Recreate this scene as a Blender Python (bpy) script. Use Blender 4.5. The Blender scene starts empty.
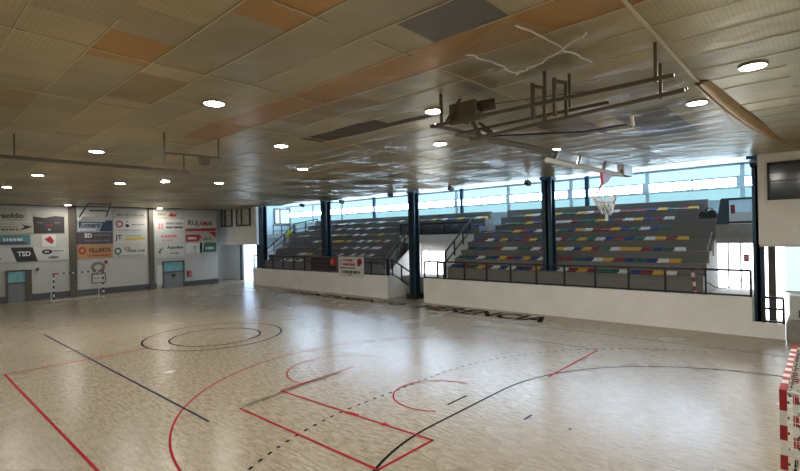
import bpy, math, random
from mathutils import Vector, Matrix
random.seed(11)
S = bpy.context.scene
COL = S.collection
PI = math.pi
# Axes: x runs across the court towards the grandstands, y along the court, z up (metres).

# ------------------------------------------------------------------ materials
def s2l(c):
    return tuple(((v/12.92) if v <= .04045 else ((v+.055)/1.055)**2.4) for v in [k/255 for k in c])
def mat(name, rgb, rough=.6, metal=0., var=0., scale=4., bump=0., bscale=60., spec=.5, stretch=None, alpha=None):
    m = bpy.data.materials.new(name); m.use_nodes = True
    nt = m.node_tree; b = nt.nodes['Principled BSDF']
    c = s2l(rgb)
    b.inputs['Base Color'].default_value = (*c, 1)
    b.inputs['Roughness'].default_value = rough
    b.inputs['Metallic'].default_value = metal
    b.inputs['Specular IOR Level'].default_value = spec
    tc = nt.nodes.new('ShaderNodeTexCoord'); mp = nt.nodes.new('ShaderNodeMapping')
    nt.links.new(tc.outputs['Object'], mp.inputs['Vector'])
    if stretch: mp.inputs['Scale'].default_value = stretch
    n = nt.nodes.new('ShaderNodeTexNoise'); n.inputs['Scale'].default_value = scale; n.inputs['Detail'].default_value = 5
    nt.links.new(mp.outputs['Vector'], n.inputs['Vector'])
    r = nt.nodes.new('ShaderNodeValToRGB')
    v = max(var, .02)
    r.color_ramp.elements[0].position = .3; r.color_ramp.elements[1].position = .7
    r.color_ramp.elements[0].color = (*[max(0, k*(1-v)) for k in c], 1)
    r.color_ramp.elements[1].color = (*[min(1, k*(1+v)) for k in c], 1)
    nt.links.new(n.outputs['Fac'], r.inputs['Fac']); nt.links.new(r.outputs['Color'], b.inputs['Base Color'])
    if bump:
        n2 = nt.nodes.new('ShaderNodeTexNoise'); n2.inputs['Scale'].default_value = bscale
        nt.links.new(mp.outputs['Vector'], n2.inputs['Vector'])
        bp = nt.nodes.new('ShaderNodeBump'); bp.inputs['Strength'].default_value = bump; bp.inputs['Distance'].default_value = .02
        nt.links.new(n2.outputs['Fac'], bp.inputs['Height']); nt.links.new(bp.outputs['Normal'], b.inputs['Normal'])
    return m
def emit(name, rgb, strength, var=.05, scale=.6):
    m = bpy.data.materials.new(name); m.use_nodes = True
    nt = m.node_tree; nt.nodes.clear()
    o = nt.nodes.new('ShaderNodeOutputMaterial'); e = nt.nodes.new('ShaderNodeEmission')
    tc = nt.nodes.new('ShaderNodeTexCoord'); n = nt.nodes.new('ShaderNodeTexNoise'); n.inputs['Scale'].default_value = scale
    nt.links.new(tc.outputs['Object'], n.inputs['Vector'])
    r = nt.nodes.new('ShaderNodeValToRGB'); c = s2l(rgb)
    r.color_ramp.elements[0].color = (*[k*(1-var) for k in c], 1); r.color_ramp.elements[1].color = (*[k*(1+var) for k in c], 1)
    nt.links.new(n.outputs['Fac'], r.inputs['Fac']); nt.links.new(r.outputs['Color'], e.inputs['Color'])
    e.inputs['Strength'].default_value = strength
    nt.links.new(e.outputs['Emission'], o.inputs['Surface'])
    return m

M = {}
M['cream'] = mat('cream_paint', (234, 233, 228), .75, var=.04, scale=1.2)
M['farwall'] = mat('far_wall_paint', (196, 194, 186), .7, var=.05, scale=.8)
M['white'] = mat('white_paint', (222, 222, 218), .55, var=.03)
M['stand_white'] = mat('parapet_paint', (244, 243, 240), .7, var=.05, scale=.9)
M['annex'] = mat('annex_paint', (190, 208, 212), .6, var=.04)
M['annex_ceil'] = mat('annex_ceiling_paint', (205, 214, 216), .6, var=.03)
M['grey_dark'] = mat('dark_grey_base', (86, 86, 86), .6, var=.1)
M['pilaster'] = mat('brown_grey_steel', (92, 84, 72), .5, var=.08)
M['teal'] = mat('teal_steel', (34, 64, 82), .34, metal=.15, var=.1, scale=3)
M['black'] = mat('black_steel', (26, 28, 30), .5, var=.1)
M['rail'] = mat('dark_rail_paint', (22, 25, 28), .45, var=.1)
M['concrete'] = mat('bleacher_concrete', (122, 120, 116), .75, var=.1, scale=2.2, bump=.25, bscale=14., stretch=(1, .15, 6))
M['stair'] = mat('stair_concrete', (150, 146, 140), .8, var=.1)
M['galv'] = mat('galvanised_steel', (118, 110, 96), .42, metal=.7, var=.1)
M['truss'] = mat('dull_brown_steel', (96, 88, 72), .5, metal=.4, var=.12)
M['motor'] = mat('motor_brown', (82, 70, 52), .6, var=.2, scale=12)
M['red'] = mat('red_paint', (158, 34, 40), .45, var=.06)
M['lamp_rim'] = mat('lamp_rim', (150, 146, 138), .4, metal=.6)
M['lamp'] = emit('lamp_lens', (255, 250, 240), 175., .02)
M['strip'] = emit('daylight_glass', (200, 226, 255), 26.0, .04)
M['poly'] = emit('polycarbonate_lower', (150, 198, 210), .85, .12)
M['polyup'] = emit('polycarbonate_upper', (172, 212, 224), 1.05, .1)
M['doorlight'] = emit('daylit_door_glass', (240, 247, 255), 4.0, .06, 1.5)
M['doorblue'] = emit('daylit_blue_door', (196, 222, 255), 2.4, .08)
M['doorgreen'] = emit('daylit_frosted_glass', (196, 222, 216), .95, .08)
M['netwhite'] = mat('white_net_cord', (226, 230, 230), .8)
M['netdark'] = mat('dark_net_cord', (60, 62, 58), .8)
M['windowdark'] = mat('dark_window_glass', (40, 52, 54), .12, var=.2, scale=1.5, spec=.8)
M['mirror'] = mat('pale_window_glass', (200, 202, 196), .2, var=.25, scale=2.5)
M['teal_glass'] = mat('frosted_teal_glass', (128, 184, 188), .3, var=.15)
M['door_grey'] = mat('door_grey', (128, 132, 132), .5, var=.08)
M['door_beige'] = mat('door_beige', (186, 176, 160), .6, var=.05)
SEATC = {'w': ('white', (214, 214, 210)), 'y': ('yellow', (204, 160, 48)), 'r': ('red', (124, 34, 40)), 'g': ('green', (18, 88, 64)), 'b': ('blue', (30, 50, 112))}
for k, (n, c) in SEATC.items(): M['seat_'+k] = mat('seat_plastic_'+n, c, .4, var=.06)
for n, c in dict(l_red=(160, 32, 42), l_black=(14, 13, 13), l_blue=(44, 54, 74)).items(): M[n] = mat('court_'+n, c, .7, var=.08, spec=.06)
for n, c in dict(ink=(44, 42, 44), inkgrey=(120, 118, 116), inkred=(176, 44, 52), inkpink=(204, 120, 124), inkwhite=(232, 230, 226), inkgreen=(44, 112, 76), inkyellow=(206, 190, 70),
                 b_white=(206, 205, 198), b_dark=(60, 54, 56), b_navy=(52, 70, 96), b_teal=(92, 140, 148), b_orange=(186, 140, 96), b_maroon=(56, 34, 36), b_beige=(184, 178, 162),
                 b_greyblue=(150, 160, 172), b_plum=(84, 74, 78), b_green=(64, 120, 84), b_red=(178, 48, 60), b_char=(52, 54, 58), b_paper=(222, 222, 218)).items():
    M[n] = mat('print_'+n, c, .55, var=.03)

# floor: vinyl with fine flecks running along the court
def floor_mat():
    m = bpy.data.materials.new('sports_vinyl'); m.use_nodes = True
    nt = m.node_tree; b = nt.nodes['Principled BSDF']; L = nt.links
    tc = nt.nodes.new('ShaderNodeTexCoord')
    def noise(scale, st, det=4):
        mp = nt.nodes.new('ShaderNodeMapping'); mp.inputs['Scale'].default_value = st
        n = nt.nodes.new('ShaderNodeTexNoise'); n.inputs['Scale'].default_value = scale; n.inputs['Detail'].default_value = det
        L.new(tc.outputs['Object'], mp.inputs['Vector']); L.new(mp.outputs['Vector'], n.inputs['Vector']); return n
    n1 = noise(9, (1.6, .33, 1)); n2 = noise(.35, (1, 1, 1), 2); n3 = noise(26, (1.4, .35, 1), 2)
    r1 = nt.nodes.new('ShaderNodeValToRGB')
    e = r1.color_ramp.elements
    e[0].position = .36; e[0].color = (*s2l((152, 138, 115)), 1)
    e[1].position = .62; e[1].color = (*s2l((178, 164, 143)), 1)
    L.new(n1.outputs['Fac'], r1.inputs['Fac'])
    r3 = nt.nodes.new('ShaderNodeValToRGB'); r3.color_ramp.elements[0].position = .34; r3.color_ramp.elements[0].color = (.7, .68, .64, 1)
    r3.color_ramp.elements[1].position = .52; r3.color_ramp.elements[1].color = (1, 1, 1, 1)
    L.new(n3.outputs['Fac'], r3.inputs['Fac'])
    mx = nt.nodes.new('ShaderNodeMixRGB'); mx.blend_type = 'MULTIPLY'; mx.inputs['Fac'].default_value = .75
    L.new(r1.outputs['Color'], mx.inputs['Color1']); L.new(r3.outputs['Color'], mx.inputs['Color2'])
    L.new(mx.outputs['Color'], b.inputs['Base Color'])
    mr = nt.nodes.new('ShaderNodeMapRange'); mr.inputs['To Min'].default_value = .25; mr.inputs['To Max'].default_value = .29
    L.new(n2.outputs['Fac'], mr.inputs['Value']); L.new(mr.outputs['Result'], b.inputs['Roughness'])
    n4 = noise(5, (1.5, .5, 1), 3)
    bp = nt.nodes.new('ShaderNodeBump'); bp.inputs['Strength'].default_value = .02; bp.inputs['Distance'].default_value = .02
    L.new(n4.outputs['Fac'], bp.inputs['Height']); L.new(bp.outputs['Normal'], b.inputs['Normal'])
    b.inputs['Specular IOR Level'].default_value = .42
    return m
M['floor'] = floor_mat()
# ceiling: perforated metal sheet
def ceil_mat(name, rgb, metal=.72, rough=.34):
    m = bpy.data.materials.new(name); m.use_nodes = True
    nt = m.node_tree; b = nt.nodes['Principled BSDF']; L = nt.links
    tc = nt.nodes.new('ShaderNodeTexCoord')
    w = nt.nodes.new('ShaderNodeTexWave'); w.wave_type = 'BANDS'; w.bands_direction = 'X'; w.inputs['Scale'].default_value = 5.2
    w.inputs['Distortion'].default_value = .5
    L.new(tc.outputs['Object'], w.inputs['Vector'])
    w2 = nt.nodes.new('ShaderNodeTexWave'); w2.bands_direction = 'Y'; w2.inputs['Scale'].default_value = 5.2; w2.inputs['Distortion'].default_value = .5
    L.new(tc.outputs['Object'], w2.inputs['Vector'])
    mul = nt.nodes.new('ShaderNodeMath'); mul.operation = 'MULTIPLY'; L.new(w.outputs['Fac'], mul.inputs[0]); L.new(w2.outputs['Fac'], mul.inputs[1])
    n = nt.nodes.new('ShaderNodeTexNoise'); n.inputs['Scale'].default_value = .45; n.inputs['Detail'].default_value = 4
    L.new(tc.outputs['Object'], n.inputs['Vector'])
    c = s2l(rgb)
    r = nt.nodes.new('ShaderNodeValToRGB'); r.color_ramp.elements[0].position = .3; r.color_ramp.elements[1].position = .7
    r.color_ramp.elements[0].color = (*[k*.82 for k in c], 1); r.color_ramp.elements[1].color = (*[min(1, k*1.16) for k in c], 1)
    L.new(n.outputs['Fac'], r.inputs['Fac'])
    mx = nt.nodes.new('ShaderNodeMixRGB'); mx.blend_type = 'MULTIPLY'; mx.inputs['Color2'].default_value = (.55, .55, .55, 1)
    mr = nt.nodes.new('ShaderNodeMapRange'); mr.inputs['From Min'].default_value = .3; mr.inputs['From Max'].default_value = .9; mr.inputs['To Max'].default_value = .55
    L.new(mul.outputs['Value'], mr.inputs['Value']); L.new(mr.outputs['Result'], mx.inputs['Fac'])
    L.new(r.outputs['Color'], mx.inputs['Color1']); L.new(mx.outputs['Color'], b.inputs['Base Color'])
    b.inputs['Metallic'].default_value = metal; b.inputs['Roughness'].default_value = rough
    n2 = nt.nodes.new('ShaderNodeTexNoise'); n2.inputs['Scale'].default_value = 1.1; n2.inputs['Detail'].default_value = 3
    L.new(tc.outputs['Object'], n2.inputs['Vector'])
    bp = nt.nodes.new('ShaderNodeBump'); bp.inputs['Strength'].default_value = .35; bp.inputs['Distance'].default_value = .1
    L.new(n2.outputs['Fac'], bp.inputs['Height']); L.new(bp.outputs['Normal'], b.inputs['Normal'])
    return m
CE = [ceil_mat('ceiling_sheet', (180, 165, 124)), ceil_mat('ceiling_sheet_pale', (186, 171, 130)), ceil_mat('ceiling_sheet_grey', (168, 156, 122)),
      ceil_mat('ceiling_sheet_dark', (108, 100, 84), .35), ceil_mat('ceiling_sheet_orange', (178, 136, 72)), ceil_mat('ceiling_sheet_olive', (158, 136, 90)),
      ceil_mat('ceiling_sheet_open', (70, 62, 46), .2, .6)]  # last sheet: dark colour painted for the shade inside missing panels
M['seam'] = mat('seam_strip', (206, 194, 162), .45, metal=.3)

# ------------------------------------------------------------------ mesh helpers
class MB:
    def __init__(s): s.v = []; s.f = []; s.mi = []; s.cur = 0
    def add(s, vs, fs):
        o = len(s.v); s.v += [tuple(v) for v in vs]
        for f in fs: s.f.append(tuple(i+o for i in f)); s.mi.append(s.cur)
        return s
    def box(s, x0, x1, y0, y1, z0, z1):
        if x0 > x1: x0, x1 = x1, x0
        if y0 > y1: y0, y1 = y1, y0
        vs = [(x0, y0, z0), (x1, y0, z0), (x1, y1, z0), (x0, y1, z0), (x0, y0, z1), (x1, y0, z1), (x1, y1, z1), (x0, y1, z1)]
        return s.add(vs, [(0, 3, 2, 1), (4, 5, 6, 7), (0, 1, 5, 4), (1, 2, 6, 5), (2, 3, 7, 6), (3, 0, 4, 7)])
    def tube(s, p, q, r, n=8, r2=None):
        p = Vector(p); q = Vector(q); d = (q-p)
        if d.length < 1e-6: return s
        d.normalize(); a = d.orthogonal().normalized(); b = d.cross(a)
        r2 = r if r2 is None else r2
        vs = [p+(a*math.cos(2*PI*i/n)+b*math.sin(2*PI*i/n))*r for i in range(n)] + [q+(a*math.cos(2*PI*i/n)+b*math.sin(2*PI*i/n))*r2 for i in range(n)]
        fs = [(i, (i+1) % n, n+(i+1) % n, n+i) for i in range(n)] + [tuple(range(n))[::-1], tuple(range(n, 2*n))]
        return s.add(vs, fs)
    def bar(s, p, q, w, h, up=(0, 0, 1)):       # rectangular bar
        p = Vector(p); q = Vector(q); d = (q-p).normalized(); u = Vector(up)
        a = d.cross(u)
        if a.length < 1e-4: a = d.cross(Vector((1, 0, 0)))
        a.normalize(); b = a.cross(d)
        vs = []
        for c in (p, q):
            for sa, sb in ((-1, -1), (1, -1), (1, 1), (-1, 1)): vs.append(c+a*sa*w/2+b*sb*h/2)
        return s.add(vs, [(0, 3, 2, 1), (4, 5, 6, 7), (0, 1, 5, 4), (1, 2, 6, 5), (2, 3, 7, 6), (3, 0, 4, 7)])
    def path(s, pts, r, n=8):
        for a, b in zip(pts, pts[1:]): s.tube(a, b, r, n)
        return s
    def prism(s, poly, axis, a0, a1):           # polygon in the plane perpendicular to axis, extruded from a0 to a1
        def P(u, v, a): return {'x': (a, u, v), 'y': (u, a, v), 'z': (u, v, a)}[axis]
        n = len(poly)
        vs = [P(u, v, a0) for u, v in poly] + [P(u, v, a1) for u, v in poly]
        return s.add(vs, [tuple(range(n))[::-1], tuple(range(n, 2*n))] + [(i, (i+1) % n, n+(i+1) % n, n+i) for i in range(n)])
    def quad(s, a, b, c, d): return s.add([a, b, c, d], [(0, 1, 2, 3)])
    def build(s, name, mats, parent=None, origin=None):
        me = bpy.data.meshes.new(name)
        if parent is not None:
            off = world(parent); loc = Vector((0, 0, 0))
        else:
            if origin is None:
                xs, ys, zs = zip(*s.v); origin = ((min(xs)+max(xs))/2, (min(ys)+max(ys))/2, min(zs))
            off = Vector(origin); loc = off
        me.from_pydata([tuple(Vector(v)-off) for v in s.v], [], s.f)
        if not isinstance(mats, (list, tuple)): mats = [mats]
        for m in mats: me.materials.append(M[m] if isinstance(m, str) else m)
        me.polygons.foreach_set('material_index', s.mi)
        me.validate(); me.update()
        import bmesh
        bm = bmesh.new(); bm.from_mesh(me); bmesh.ops.recalc_face_normals(bm, faces=bm.faces); bm.to_mesh(me); bm.free()
        o = bpy.data.objects.new(name, me); COL.objects.link(o); o.location = loc
        if parent is not None: o.parent = parent
        return o
def world(o):
    v = Vector((0, 0, 0))
    while o is not None: v += o.location; o = o.parent
    return v
def tag(o, label, cat, group=None):
    o['label'] = label; o['category'] = cat
    if group: o['group'] = group
    return o
def thing(name, loc, label, cat, group=None):
    o = bpy.data.objects.new(name, None); o.empty_display_size = .2; COL.objects.link(o); o.location = loc
    return tag(o, label, cat, group)
def struct(o): o['kind'] = 'structure'; return o
def sempty(name, loc): o = bpy.data.objects.new(name, None); COL.objects.link(o); o.location = loc; return struct(o)

_tc = {}
def glyphs(txt):
    if txt not in _tc:
        cu = bpy.data.curves.new('t', 'FONT'); cu.body = txt; cu.resolution_u = 3; cu.offset = .028
        ob = bpy.data.objects.new('t', cu); COL.objects.link(ob)
        dg = bpy.context.evaluated_depsgraph_get(); dg.update()
        me = bpy.data.meshes.new_from_object(ob.evaluated_get(dg))
        vs = [(v.co.x, v.co.y) for v in me.vertices]; fs = [tuple(p.vertices) for p in me.polygons]
        bpy.data.objects.remove(ob); bpy.data.curves.remove(cu); bpy.data.meshes.remove(me)
        x0 = min(v[0] for v in vs); x1 = max(v[0] for v in vs); y0 = min(v[1] for v in vs); y1 = max(v[1] for v in vs)
        _tc[txt] = ([((a-x0)/(x1-x0), (b-y0)/(y1-y0)) for a, b in vs], fs)
    return _tc[txt]
def text_into(mb, txt, org, right, up, w, h, lift=.004, shear=0.):
    vs, fs = glyphs(txt); org = Vector(org); R = Vector(right); U = Vector(up); N = R.cross(U)
    mb.add([org+R*(a*w+b*h*shear)+U*(b*h)+N*lift for a, b in vs], fs)
def disc_into(mb, c, right, up, rx, ry, lift=.004, n=24, inner=0.):
    c = Vector(c); R = Vector(right); U = Vector(up); N = R.cross(U)
    o = [c+R*math.cos(2*PI*i/n)*rx+U*math.sin(2*PI*i/n)*ry+N*lift for i in range(n)]
    if inner:
        i_ = [c+R*math.cos(2*PI*i/n)*rx*inner+U*math.sin(2*PI*i/n)*ry*inner+N*lift for i in range(n)]
        mb.add(o+i_, [(i, (i+1) % n, n+(i+1) % n, n+i) for i in range(n)])
    else: mb.add(o, [tuple(range(n))])
def poly_into(mb, org, right, up, pts, lift=.004):
    org = Vector(org); R = Vector(right); U = Vector(up); N = R.cross(U)
    mb.add([org+R*a+U*b+N*lift for a, b in pts], [tuple(range(len(pts)))])
def dashes_into(mb, org, right, up, w, h, seed, lift=.004):   # a line of print too small to read
    rr = random.Random(seed); x = 0
    while x < w-.03:
        l = min(rr.uniform(.05, .16), w-x)
        poly_into(mb, org, right, up, [(x, 0), (x+l, 0), (x+l, h), (x, h)], lift); x += l+rr.choice((.025, .03, .07))

# ------------------------------------------------------------------ floor and court markings
FX0, FX1, FY0, FY1 = -2.5, 30.6, -5, 47.2
mb = MB(); mb.box(FX0-.2, FX1+.2, FY0-.2, FY1, -.3, 0)
floor = struct(mb.build('floor', 'floor', origin=(10, 20, 0)))
LW = .065
def line_pts(mb, pts, w=LW, z=.003, dash=None):
    P = [Vector((a, b, z)) for a, b in pts]
    if dash:
        on, off = dash; out = []; acc = 0; seg = []
        for a, b in zip(P, P[1:]):
            L = (b-a).length; k = max(1, int(L/.03))
            for i in range(k):
                t = a.lerp(b, i/k); ph = (acc+L*i/k) % (on+off)
                if ph < on: seg.append(t)
                elif seg: out.append(seg); seg = []
            acc += L
        if seg: out.append(seg)
    else: out = [P]
    for P in out:
        if len(P) < 2: continue
        vs = []
        for i, p in enumerate(P):
            d = (P[min(i+1, len(P)-1)]-P[max(i-1, 0)]); d.normalize(); n = Vector((-d.y, d.x, 0))*w/2
            vs += [p+n, p-n]
        mb.add(vs, [(2*i, 2*i+1, 2*i+3, 2*i+2) for i in range(len(P)-1)])
def arc(cx, cy, r, a0, a1, n=40): return [(cx+r*math.cos(a0+(a1-a0)*i/n), cy+r*math.sin(a0+(a1-a0)*i/n)) for i in range(n+1)]
def mark(name, mtl, strokes, z, **k):
    mb = MB()
    for s in strokes: line_pts(mb, s, z=z, **k)
    return mb.build(name, mtl, floor)
G0 = .12
six = arc(8.5, G0, 6., PI, PI/2, 30) + arc(11.5, G0, 6., PI/2, 0, 30)
nine = arc(8.5, 0, 8.36, PI-.25, PI/2, 30) + arc(11.5, 0, 8.36, PI/2, .3, 40)
mark('goal_area_line', 'l_black', [six], .0040)
mark('free_throw_line', 'l_black', [nine], .0044, dash=(.15, .15))
mark('seven_metre_line', 'l_black', [[(9.75, 6.62), (10.6, 6.62)], [(10.08, 4.7), (10.45, 4.7)], [(10.18, 3.7), (10.28, 3.7)]], .0040)
mark('three_point_line', 'l_red', [arc(10.5, 7.45, 6.62, PI-.0, .02, 60)], .0048, w=.05)
mark('key_line', 'l_red', [[(6.3, 5.65), (7.95, 5.65)], [(6.32, 5.62), (6.3, 10.5)], [(7.92, 5.62), (7.72, 10.88)], [(13.4, 5.66), (17.45, 5.66)], [(7.7, 10.86), (10.6, 11.02)]], .0052)
mark('key_block_mark', 'l_red', [[(7.86, 7.85), (7.82, 8.25)], [(7.8, 7.0), (7.95, 7.0)]], .0056, w=.13)
mark('free_throw_circle', 'l_red', [arc(10.2, 11.1, 1.75, PI+.1, .1, 30), arc(10.2, 7.25, 1.2, PI+.6, -.1, 30)], .0060, w=.045)
mark('sideline', 'l_red', [[(2.95, -3), (2.95, 19.45)]], .0052, w=.06)
mark('centre_line', 'l_red', [[(2.95, 19.4), (7.4, 19.45)]], .0056, w=.08)
mark('centre_circle', 'l_black', [arc(10.2, 19.7, 2.85, 0, 2*PI, 64), arc(10.1, 19.4, 1.85, 0, 2*PI, 48)], .0044, w=.085)
mark('training_line', 'l_blue', [[(5.4, 10.3), (5.33, 26.4)]], .0064, w=.06)
mark('base_line', 'l_black', [[(6.28, 10.5), (9.9, 10.9)], [(6.5, 10.62), (9.9, 11.0)]], .0068, w=.03)
mark('touch_line', 'l_black', [[(20.2, -2), (20.0, 40)], [(17.5, 5.7), (17.5, 12)]], .0048, w=.045)
mark('goal_line', 'l_black', [[(0, 40.), (20, 40.)], [(8.5, .0), (11.5, .0)]], .0052, w=.05)
mb = MB()
text_into(mb, 'HERENCIA', (21.05, 17.4, .006), (0, -1, 0), (1, 0, 0), 7.9, 1.5, 0)
text_into(mb, 'AYUNTAMIENTO', (21.2, 30.9, .006), (0, -1, 0), (1, 0, 0), 12.2, 1.0, 0)
mb.build('floor_lettering', 'l_black', floor)

# ------------------------------------------------------------------ ceiling
ROW = .85; X0 = 5.75-ROW*10
def sag(x, y):
    z = 7.06
    q = min(1, max(0, (y-8)/10))
    z -= (.012+.025*q)*abs(math.sin(PI*(y-1.3)/3.0))**1.2*(1 if y > 1.3 else .2)
    z += (.006+.016*q)*math.sin(1.7*x+.8*y)*math.sin(.9*y+1.3) + (.010*q)*math.sin(PI*x/ROW)**2
    if y < 1.3: z -= .10*math.exp(-((x-18.5)/3.6)**2)*min(1, (1.3-y)/.35+.35)
    z -= .06*math.exp(-((y-13.5)/.8)**2)*math.exp(-((x-4)/6)**2)
    z -= .10*math.exp(-((y-27.)/1.)**2) + .13*math.exp(-((y-34.)/.8)**2) + .12*math.exp(-((y-40.)/.6)**2)
    return z
def panel(x, y):
    r = math.floor((x-X0)/ROW); rx = X0+r*ROW+ROW/2
    def reg(a, b, c, d): return a <= x <= b and c <= y <= d
    if reg(5.75, 6.6, .2, 12.5): return 4
    if reg(8.25, 9.2, 7.6, 10.7) or reg(8.75, 9.2, 6.5, 7.7): return 6
    if reg(2.3, 3.2, 6.4, 7.6): return 4
    if reg(3.2, 4.05, 3.7, 5.0): return 4
    if reg(4.9, 5.75, 2.4, 3.6): return 3
    if reg(3.2, 4.1, 8.0, 9.6) or reg(1.5, 2.4, 10.2, 11.8): return 5
    if reg(10.2, 10.85, 1.5, 2.35): return 5
    if reg(12.4, 15.9, 2.3, 3.4) or reg(11.6, 14.2, 3.9, 5.1): return 3
    if reg(6.6, 7.45, 6.5, 9.0) or reg(4.1, 4.9, 9.5, 11.5): return 5 if r % 2 else 2
    rr = random.Random(r*131+math.floor((y+r*1.1)/3.0)*17)
    return rr.choice((0, 0, 0, 1, 1, 2, 2, 0, 1, 2))
xs = sorted(set([round(X0+ROW*k/3, 4) for k in range(-1, 96) if -2.6 < X0+ROW*k/3 < 23.0]+[-2.6, 23.15]))
ys = [-5+.3*k for k in range(0, 161)]
ys = [min(y, 42.95) for y in ys if y < 43.2]
mb = MB(); W = len(xs)
vs = [(x, y, sag(x, y)) for y in ys for x in xs]; fs = []; mi = []
for j in range(len(ys)-1):
    for i in range(W-1):
        fs.append((j*W+i, j*W+i+1, (j+1)*W+i+1, (j+1)*W+i)); mi.append(panel((xs[i]+xs[i+1])/2, (ys[j]+ys[j+1])/2))
mb.add(vs, fs); mb.mi = mi
ceiling = struct(mb.build('ceiling', CE, origin=(10, 20, 7.05)))
for p in ceiling.data.polygons: p.use_smooth = True
sm = MB()
for k in range(0, 32):
    x = X0+ROW*k
    if x < -2.4 or x > 23: continue
    for y0 in range(-5, 42, 1):
        y1 = y0+1
        if random.random() < .2: continue
        sm.bar((x, y0, sag(x, y0)-.012), (x, y1, sag(x, y1)-.012), .013, .01)
for y in [1.3+3*k for k in range(-2, 14)]:
    for k in range(0, 31):
        x = -2.4+ROW*k*.98
        if random.random() < .2 and y > 2: continue
        x1 = x+ROW*.98
        w_ = .05 if abs(y-1.3) < .01 else .015; sm.bar((x, y, sag(x, y+.01)-.012), (x1, y, sag(x1, y+.01)-.012), w_, .014)
sm.build('ceiling_seams', 'seam', ceiling)
fm = MB(); nF = 40; Cv = []
for i in range(nF+1):
    u = i/nF; x = 10.8+12.2*u
    Cv.append(Vector((x, 1.32-1.15*u**1.35, 7.0-.10*math.sin(PI*min(1, u*1.15))**1.3)))
vs = []
for c in Cv: vs += [c+Vector((0, .02, .1)), c+Vector((0, .035, .02)), c, c+Vector((0, -.05, -.005)), c+Vector((0, -.13, .02)), c+Vector((0, -.24, .09))]
fm.add(vs, [(6*i+k, 6*i+k+1, 6*i+k+7, 6*i+k+6) for i in range(nF) for k in range(5)])
fo = fm.build('sagging_fold', CE[4], ceiling)  # orange colour paints the golden light on the fold's underside
for p in fo.data.polygons: p.use_smooth = True
em = MB(); em.path([c+Vector((0, .03, .01)) for c in Cv], .02, 6); em.build('fold_edge', 'seam', ceiling)
# structural slab over the metal sheets, closes the hall
mb = MB(); mb.box(-2.8, 31, -5.3, 47.4, 7.95, 8.2); struct(mb.build('roof_slab', 'grey_dark'))

# ------------------------------------------------------------------ walls
def wall(name, mtl, boxes):
    mb = MB()
    for b in boxes: mb.box(*b)
    return struct(mb.build(name, mtl))
wall('wall_far', 'farwall', [(-2.5, 22.0, 42.9, 43.2, 0, 7.4), (21.8, 22.0, 43.2, 47, 0, 7.4)])
wall('wall_left', 'cream', [(-2.8, -2.5, -5.3, 43.2, 0, 8)])
wall('wall_near', 'cream', [(-2.5, 31, -5.3, -5, 0, 8)])
wall('wall_far_corner', 'cream', [(23.09, 23.35, 37.7, 47, 3.66, 7.5), (22, 30.6, 47, 47.2, 0, 8)])
wall('wall_far_recess', 'cream', [(25.0, 25.2, 43.9, 47, 0, 3.66), (23.35, 25.2, 40.6, 47, 3.62, 3.8)])
wall('wall_right_front', 'cream', [(23.09, 23.35, -5, 1.5, 3.57, 7.5), (23.35, 28, -5, 1.5, 3.5, 3.65)])
wall('wall_stand_near', 'stand_white', [(23.09, 23.25, 1.75, 18.3, 0, 1.52), (23.09, 23.25, .76, 1.75, 0, .58), (23.25, 23.9, 1.75, 18.2, 0, 1.4), (23.25, 24.5, 18.15, 18.3, 0, 1.4)])
mb = MB(); mb.box(23.09, 23.25, 21.4, 38.4, 0, 1.52); mb.box(23.25, 23.9, 22.6, 38.3, 0, 1.4); mb.box(23.25, 25.2, 38.25, 38.4, 0, 1.5)
mb.prism([(23.25, 0), (25.6, 0), (25.6, .45), (23.6, 1.5), (23.25, 1.5)], 'y', 21.4, 21.55); mb.prism([(24.0, 0), (28, 0), (28, 3.6), (27.2, 3.6), (24.5, 1.75), (24.0, 1.5)], 'y', 22.45, 22.55)
struct(mb.build('wall_stand_far', 'stand_white'))
# fascia above the grandstands and the annex shell
wall('trim_1', 'annex_ceil', [(23.1, 23.3, 1.5, 37.7, 7.12, 7.6)])
wall('ceiling_annex', 'annex_ceil', [(23.3, 30.8, -5, 47, 7.62, 7.8)])
wall('wall_annex_left', 'annex', [(25.2, 30.6, 42.9, 43.1, 0, 8)])
wall('wall_annex_right', 'annex', [(28.3, 30.6, -1.8, -1.6, 0, 8)])
wall('wall_back', 'annex', [(30.3, 30.6, -5, 43, 0, 5.72), (30.3, 30.6, -5, 43, 7.52, 8)])
wall('trim_2', 'grey_dark', [(-2.5, 6.2, 42.84, 42.9, 0, .48), (7.7, 16.4, 42.84, 42.9, 0, .5), (18.9, 22.0, 42.82, 42.9, 0, .45), (22.0, 22.05, 42.9, 47, 0, .4)])
for i, (a, b) in enumerate(((10.07, 10.52), (15.84, 16.2), (4.2, 4.6))):
    wall('trim_%d' % (3+i), 'pilaster', [(a, b, 42.7, 42.9, 0, 7.2)])
wall('trim_6', 'pilaster', [(-2.5, 22, 42.55, 42.9, 7.0, 7.12)])
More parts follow.
